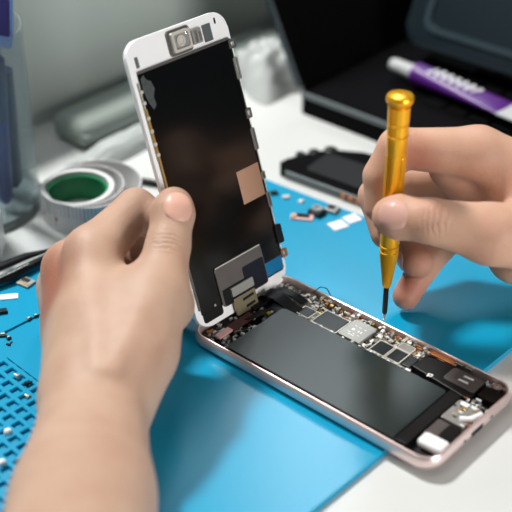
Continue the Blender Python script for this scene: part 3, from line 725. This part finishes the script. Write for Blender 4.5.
# ------------------------------------------------------------------ laptop, tube, dark box
P0 = onz(298, 112, TAB); ea = np.array([.75, -.66, 0]); ea /= np.linalg.norm(ea); da = np.array([.66, .75, 0]); da /= np.linalg.norm(da)
lp = empty('laptop', (P0[0], P0[1], TAB), Matrix((ea, da, (0, 0, 1))).transposed(), 'open black laptop on the white table at the back right', 'laptop')
b = MB(); b.prism(rrect(0, 0, .25, .34, .006, 5), 0, .0165, .0015); b.build('base', 'blackm', lp)
b = MB(); b.box((.125, -.0004, .0140), (.244, .0022, .0038), 0, .0008); b.build('edge_trim', 'grey', lp)
b = MB(); b.box((.128, .17, .0167), (.115, .28, .0008), 0, .0003); kb = b.build('keyboard', 'blackm', lp)
kme = None
for i in range(7):
    for j in range(13):
        if kme is None:
            b = MB(); b.box((0, 0, 0), (.0142, .0180, .0018), 0, .0007); k0 = b.build('key', 'blackm', kb); kme = k0.data; k0.location = (.079+i*.0163, .042+j*.0208, .0178)
        else:
            k0 = bpy.data.objects.new('key', kme); COL.objects.link(k0); k0.parent = kb; k0.location = (.079+i*.0163, .042+j*.0208, .0178)
ld = Vector((-.5, 0, 1)).normalized(); lr = Matrix(((0, ld.x, ld.z), (1, 0, 0), (0, ld.z, -ld.x)))     # columns: along hinge, up the lid, out of the lid
def lidpart(name, m, x0, y0, x1, y1, z0, z1, r, parent=lp):
    b = MB(); b.prism(rrect(x0, y0, x1, y1, r, 5), z0, z1, .0006)
    for v_ in b.bm.verts: v_.co = lr @ v_.co + Vector((.006, 0, .0165))
    return b.build(name, m, parent)
lid = lidpart('lid', 'blackm', 0, .002, .34, .24, -.007, 0, .006)
lidpart('display', 'blackm', .014, .022, .326, .228, 0, .0004, .003, lid)
b = MB(); b.tube([lr @ Vector((.0005, .004, -.004))+Vector((.006, 0, .0165)), lr @ Vector((.0005, .236, -.004))+Vector((.006, 0, .0165))], .0022, 8); b.build('lid_edge_trim', 'boxrim', lid)
# glue tube lying on the keyboard
q0 = onz(392, 65, .022); q1 = onz(512, 113, .022); ax = un(q1-q0); tl = float(np.linalg.norm(q1-q0))
tb = empty('glue_tube', (q0[0], q0[1], .0158), Matrix((ax, np.cross([0, 0, 1], ax), (0, 0, 1))).transposed(), 'purple and white tube lying across the black laptop', 'tube')
b = MB(); b.lathe([(.0036, 0), (.0042, .002), (.0046, .016), (.0066, .020)], (0, 0, .0072), 24, axis=(1, 0, 0)); b.build('cap', 'capgrey', tb, smooth=40)
rings = []
for i in range(24):
    t_ = i/23; w_ = .0074+.0024*t_; h_ = .0062*(1-t_)**.6+.0008
    rings.append([((.020+t_*(tl-.024)), w_*math.cos(2*PI*k/28), .0072+h_*math.sin(2*PI*k/28)) for k in range(28)])
b = MB(); b.loft(rings); bd = b.build('body', 'purple', tb, smooth=50)
b = MB(); b.box((tl+.004, 0, .0072), (.018, .020, .0018), 0, .0006); b.build('crimped_end', 'capgrey', tb)
b = MB()                                                    # illegible bold white lettering
for i in range(6):
    x = .036+i*(tl-.066)/5; t_ = (x-.020)/(tl-.024); h_ = .0062*(1-t_)**.6+.0008; z = .0072+h_*.93
    b.tube([(x-.0034, -.0042, z), (x-.0012, .0034, z+.0003), (x+.0016, -.0034, z), (x+.0042, .0042, z)], .0016, 8, .6)
b.build('printed_lettering', 'ink', bd)
bx = onz(401, 52, .020)-da*.003
box_ = empty('plastic_case', (bx[0], bx[1], .0182), Matrix((ea, da, (0, 0, 1))).transposed(), 'dark slate plastic case standing on the laptop behind the purple tube', 'case')
bx_ = MB(); o_ = rrect(0, 0, .30, .15, .010, 6)
bx_.prism([(p[0], p[1]) for p in o_], 0, .024, .003)
TL = Matrix.Rotation(math.radians(64), 4, 'X')
for v_ in bx_.bm.verts: v_.co = TL @ v_.co + Vector((0, .024, .0002))
bx_.build('shell', 'boxdark', box_, smooth=40)
bx_ = MB(); i1 = rrect(.012, .010, .288, .140, .010, 6); i2 = rrect(.016, .014, .284, .136, .008, 6)
bx_.loft([[(p[0], p[1], .0235) for p in i1], [(p[0], p[1], .0255) for p in i1], [(p[0], p[1], .0255) for p in i2], [(p[0], p[1], .0235) for p in i2]], True, False, False)
for v_ in bx_.bm.verts: v_.co = TL @ v_.co + Vector((0, .024, .0002))
bx_.build('raised_rim', 'boxrim', box_, smooth=40)
b = MB(); b.prism(rrect(.078, .050, .104, .066, .004, 4), .024, .0245)
for v_ in b.bm.verts: v_.co = TL @ v_.co + Vector((0, .024, .0002))
b.build('tan_patch', 'tan', box_)  # plain tan patch on the front of the case

# ------------------------------------------------------------------ pale case, folded sheet and crumpled bag along the partition
c0 = onz(92, 143, TAB); 
pc = empty('pale_case', (c0[0]+.012, c0[1]+.022, TAB), Rz(ang), 'long pale green grey case lying against the grey partition', 'case')
b = MB(); b.box((.058, .002, .009), (.190, .034, .018), 0, .008, seg=4); b.build('shell', 'pale', pc, smooth=50)
b = MB(); b.box((.058, .002, .0110), (.1885, .0344, .0006), 0, .0003); b.build('lid_seam', 'pale', pc)
def crumple(name, m, c, size, rz, seed, amp, label, cat, n=26):
    r_ = np.random.default_rng(seed); V = []; Fc = []
    ph_ = r_.uniform(0, 6.28, (10, 1, 1)); kx = r_.uniform(-9, 9, (10, 1, 1)); ky = r_.uniform(-9, 9, (10, 1, 1))
    x, y = np.meshgrid(np.linspace(-1, 1, n), np.linspace(-1, 1, n), indexing='ij')
    z = np.abs(np.sin(kx*x+ky*y+ph_)).sum(0)/10; env = np.clip(1-(np.abs(x)**3), 0, 1)*np.clip(1-(np.abs(y)**3), 0, 1)
    zz = (env*.75+.25*env*z)*(1-amp)+amp*env*z*1.5
    X = x*size[0]/2*(1+.08*np.sin(5*y+seed)); Y = y*size[1]/2*(1+.1*np.sin(4*x+seed)); Z = .0002+zz*size[2]
    for i in range(n):
        for j in range(n): V.append((X[i, j], Y[i, j], Z[i, j]))
    for i in range(n):
        for j in range(n): V.append((X[i, j], Y[i, j], 0))
    for i in range(n-1):
        for j in range(n-1):
            a = i*n+j; Fc.append((a, a+n, a+n+1, a+1)); Fc.append(tuple(n*n+q for q in (a, a+1, a+n+1, a+n)))
    ed = [i*n for i in range(n)]+[(n-1)*n+j for j in range(1, n)]+[i*n+n-1 for i in range(n-2, -1, -1)]+[j for j in range(n-2, 0, -1)]
    for i in range(len(ed)): a, b2 = ed[i], ed[(i+1) % len(ed)]; Fc.append((a, n*n+a, n*n+b2, b2))
    me = bpy.data.meshes.new(name); me.from_pydata(V, [], Fc)
    for p in me.polygons: p.use_smooth = True
    o = link(name, me, m, None, c); o.rotation_euler = (0, 0, rz); tag(o, label, cat); return o
c1 = onz(122, 148, TAB); crumple('folded_cloth', 'sheet', (c1[0]+.006, c1[1]+.004, TAB), (.085, .022, .010), ang, 3, .3, 'white folded sheet on the table behind the tape coil', 'sheet')
c2 = onz(276, 97, TAB); crumple('plastic_bag', 'bag', (c2[0]-.006, c2[1]+.022, TAB), (.044, .052, .028), ang-.2, 11, .55, 'crumpled white plastic bag beside the black laptop', 'bag')
c3 = onz(137, 184, TAB); b = MB(); b.tube([(c3[0]-.004, c3[1]+.002, TAB+.002), (c3[0]+.006, c3[1]-.001, TAB+.0022), (c3[0]+.02, c3[1]-.006, TAB+.002)], .0019, 10)
tag(top_origin(b.build('cable', 'black', smooth=60)), 'short black cable end on the table beside the tape coil', 'cable')
c4 = onz(-14, 258, TAB); b = MB(); b.box((c4[0], c4[1]+.004, TAB+.0115), (.0178, .018, .023), .05, .002, seg=3)
tag(top_origin(b.build('plastic_block', 'white', smooth=50)), 'white plastic block cut off by the left edge, before the cup', 'block')
# black tweezers lying on the mat's back rim
z_ = .0030
k0, k1 = onz(-24, 288, z_), onz(57, 249, z_); ax = un(k1-k0); ax[2] = 0; ax = un(ax); tl = float(np.linalg.norm(k1-k0))
tw_ = empty('tweezers', (k0[0], k0[1], .0015), Matrix((ax, np.cross([0, 0, 1], ax), (0, 0, 1))).transposed(), 'black tweezers with silver arm on the mat edge left of hand', 'tweezers')
b = MB(); b.tube([(0, .001, .002), (tl*.35, .0065, .0021), (tl*.68, .0050, .0021), (tl, .0006, .0018)], [.0026, .0030, .0026, .0006], 10, .6); b.build('arm', 'black', tw_, smooth=50)
ar = MB(); ar.tube([(0, -.001, .002), (tl*.35, -.0042, .0021), (tl*.68, -.0030, .0021), (tl, -.0006, .0018)], [.0026, .0028, .0022, .0006], 10, .6); ar = ar.build('arm', 'black', tw_, smooth=50)
b = MB(); b.tube([(tl*.22, -.0040, .0040), (tl*.40, -.0044, .0041), (tl*.58, -.0038, .0040)], [.0008, .0012, .0008], 8, .4); tag(b.build('grip_strip', 'steel', ar, smooth=50), 'silver grip strip')

# ------------------------------------------------------------------ small parts lying on the mat
def bit(name, m, px, py, size, rz, label, cat, group=None, bev=.0003, z=0., extra=None):
    p = onz(px, py, z); t = MB(); t.box((0, 0, size[2]/2), size, 0, bev)
    o = t.build(name, m, None, (p[0], p[1], z)); o.rotation_euler = (0, 0, rz); tag(o, label, cat, group)
    if extra:
        for nm, mm_, c_, s_ in extra: e = MB(); e.box(c_, s_, 0, .0001); e.build(nm, mm_, o)
    return o
rzp = -A_
bit('flex_board', 'pink', 302, 218, (.0125, .0058, .0010), rzp+.55, 'pink flex board on the mat behind the raised screen', 'phone part', extra=[('chip', 'black', (.0005, .0005, .0015), (.007, .0025, .001)), ('contact', 'goldpad', (-.0045, -.0008, .0013), (.002, .003, .0006))])
p = onz(317, 214, 0); cm = empty('camera_module', (p[0], p[1], 0), Rz(rzp), 'small black round camera module between the pink board and white tabs', 'phone part')
b = MB(); b.box((0, 0, .0014), (.0080, .0070, .0028), 0, .0004); b.build('housing', 'black', cm)
b = MB(); b.lathe([(.0030, .0028), (.0030, .0042), (.0018, .0042), (.0014, .0034)], (0, 0, 0), 20, cap0=False); b.build('lens_ring', 'silver', cm, smooth=40)
bit('connector_block', 'silver', 332, 211, (.0072, .0066, .0022), rzp+.2, 'silver connector block with dark top, right of the camera module', 'phone part', extra=[('socket', 'black', (-.0005, .0004, .0024), (.0040, .0034, .0006))])
bit('paper_tab', 'whitesoft', 338, 225.5, (.0094, .0080, .0005), rzp+1.25, 'white paper tab on the mat, left one of the touching pair', 'paper tab', bev=.0001)
bit('paper_tab', 'whitesoft', 352, 219, (.0086, .0076, .0005), rzp+1.3, 'white paper tab nearer the screwdriver hand, right of its pair', 'paper tab', bev=.0001)
bit('metal_clip', 'tin', 286, 198, (.0040, .0030, .0012), .3, 'pale metal chip on the mat behind the screen, left of two', 'metal bit')
bit('metal_clip', 'tin', 301, 202, (.0034, .0026, .0010), .9, 'pale metal chip on the mat just behind the pink flex board', 'metal bit')
bit('rubber_bit', 'black', 274, 194, (.0044, .0034, .0016), .2, 'black rubber bit on the mat beside the screen edge', 'rubber bit')
bit('shield_can', 'silver', 26, 283.5, (.0082, .0066, .0014), rzp+.15, 'silver shield can with gold foot on the mat left of forearm', 'phone part', extra=[('foil', 'goldpad', (.001, -.0024, .0016), (.0046, .0012, .0004)), ('cutout', 'chip', (-.0006, .0008, .0016), (.0042, .0026, .0004))])
bit('paper_label', 'whitesoft', 5, 297.5, (.0128, .0044, .0005), .17, 'long white paper label on the mat at the left edge', 'paper label', bev=.0001)
bit('rubber_plug', 'darkblue', 1, 313, (.0062, .0030, .0018), .3, 'dark blue rubber plug on the mat below the white paper label', 'rubber bit')
for px, py, s_, lab in ((29, 320, .0026, 'tiny dark connector piece on the mat ridge beside the forearm, left one'), (36, 317, .0024, 'tiny dark connector piece touching the forearm above the tray grid'), (3, 336, .0032, 'tiny dark connector piece on the ridge at the left edge'), (9, 339, .0022, 'tiny dark connector piece on the ridge, second from left edge')):
    bit('connector_piece', 'chip', px, py, (s_, s_*.8, .0012), random.uniform(0, 1.5), lab, 'phone part', 'tiny connector pieces on the mat ridge', extra=[('pin', 'tin', (0, 0, .0014), (s_*.6, s_*.3, .0005))])
for px, py, m, lab in ((16.5, 377.5, 'tin', 'silver screw in the upper visible row of tray cells'), (27, 398, 'tin', 'silver screw in a tray cell touching the forearm'), (11, 346, 'shaft', 'dark screw at the top left corner of the tray grid'), (30, 385, 'shaft', 'dark screw in the tray cell beside the forearm')):
    p = onz(px, py, TAB+.0014); t = empty('screw', (p[0], p[1], TAB+.0014), Matrix.Rotation(1.45, 3, 'Y') @ Rz(.4) if False else Rz(random.uniform(0, 3)), lab, 'screw', 'screws in the tray grid')
    b = MB(); b.lathe([(.0013, 0), (.0015, .0003), (.0013, .0008), (.0004, .0009)], (-.0012, 0, .0013), 14, axis=(-1, 0, 0)); b.build('head', m, t, smooth=40)
    b = MB(); b.lathe([(.0007, 0), (.0007, .0026), (.0003, .003)], (-.0014, 0, .0012), 10, axis=(1, 0, 0)); b.build('thread', m, t, smooth=40)
for px, py, lab in ((8, 432, 'white round bead in the tray grid, upper of two'), (2, 463, 'white round bead in the tray grid, lower of two at the edge')):
    p = onz(px, py, TAB+.0033); b = MB(); b.ball((p[0], p[1], TAB+.0014+.0019), .0019, seg=18)
    tag(top_origin(b.build('bead', 'white', smooth=80)), lab, 'bead', 'white beads in the tray grid')

# ------------------------------------------------------------------ light
def area(name, loc, target, size, power, col=(1, 1, 1), sy=None):
    l = bpy.data.lights.new(name, 'AREA'); l.energy = power; l.size = size; l.color = col
    if sy: l.shape = 'RECTANGLE'; l.size_y = sy
    o = bpy.data.objects.new(name, l); COL.objects.link(o); o.location = loc
    o.rotation_euler = (Vector(target)-Vector(loc)).to_track_quat('-Z', 'Y').to_euler(); return o
area('window_light', (.14, 1.3, 1.24), (.03, .05, 0), .26, 5.2, (.90, .97, 1), .38)
area('key_light', (-.52, .53, 1.14), (.02, .03, 0), .14, 24.5, (1, .985, .96))
area('fill_light', (-.40, -.10, 1.30), (-.05, .1, 0), .8, 4.5, (.96, .99, 1))  # unseen soft fill, added to brighten the tabletop at the left
area('room_light', (.95, -.90, .33), (0, .1, .06), .6, 15, (1, .98, .96))
w = bpy.data.worlds.new('world'); S.world = w; w.use_nodes = True
w.node_tree.nodes['Background'].inputs[0].default_value = (.86, .95, 1, 1); w.node_tree.nodes['Background'].inputs[1].default_value = .05
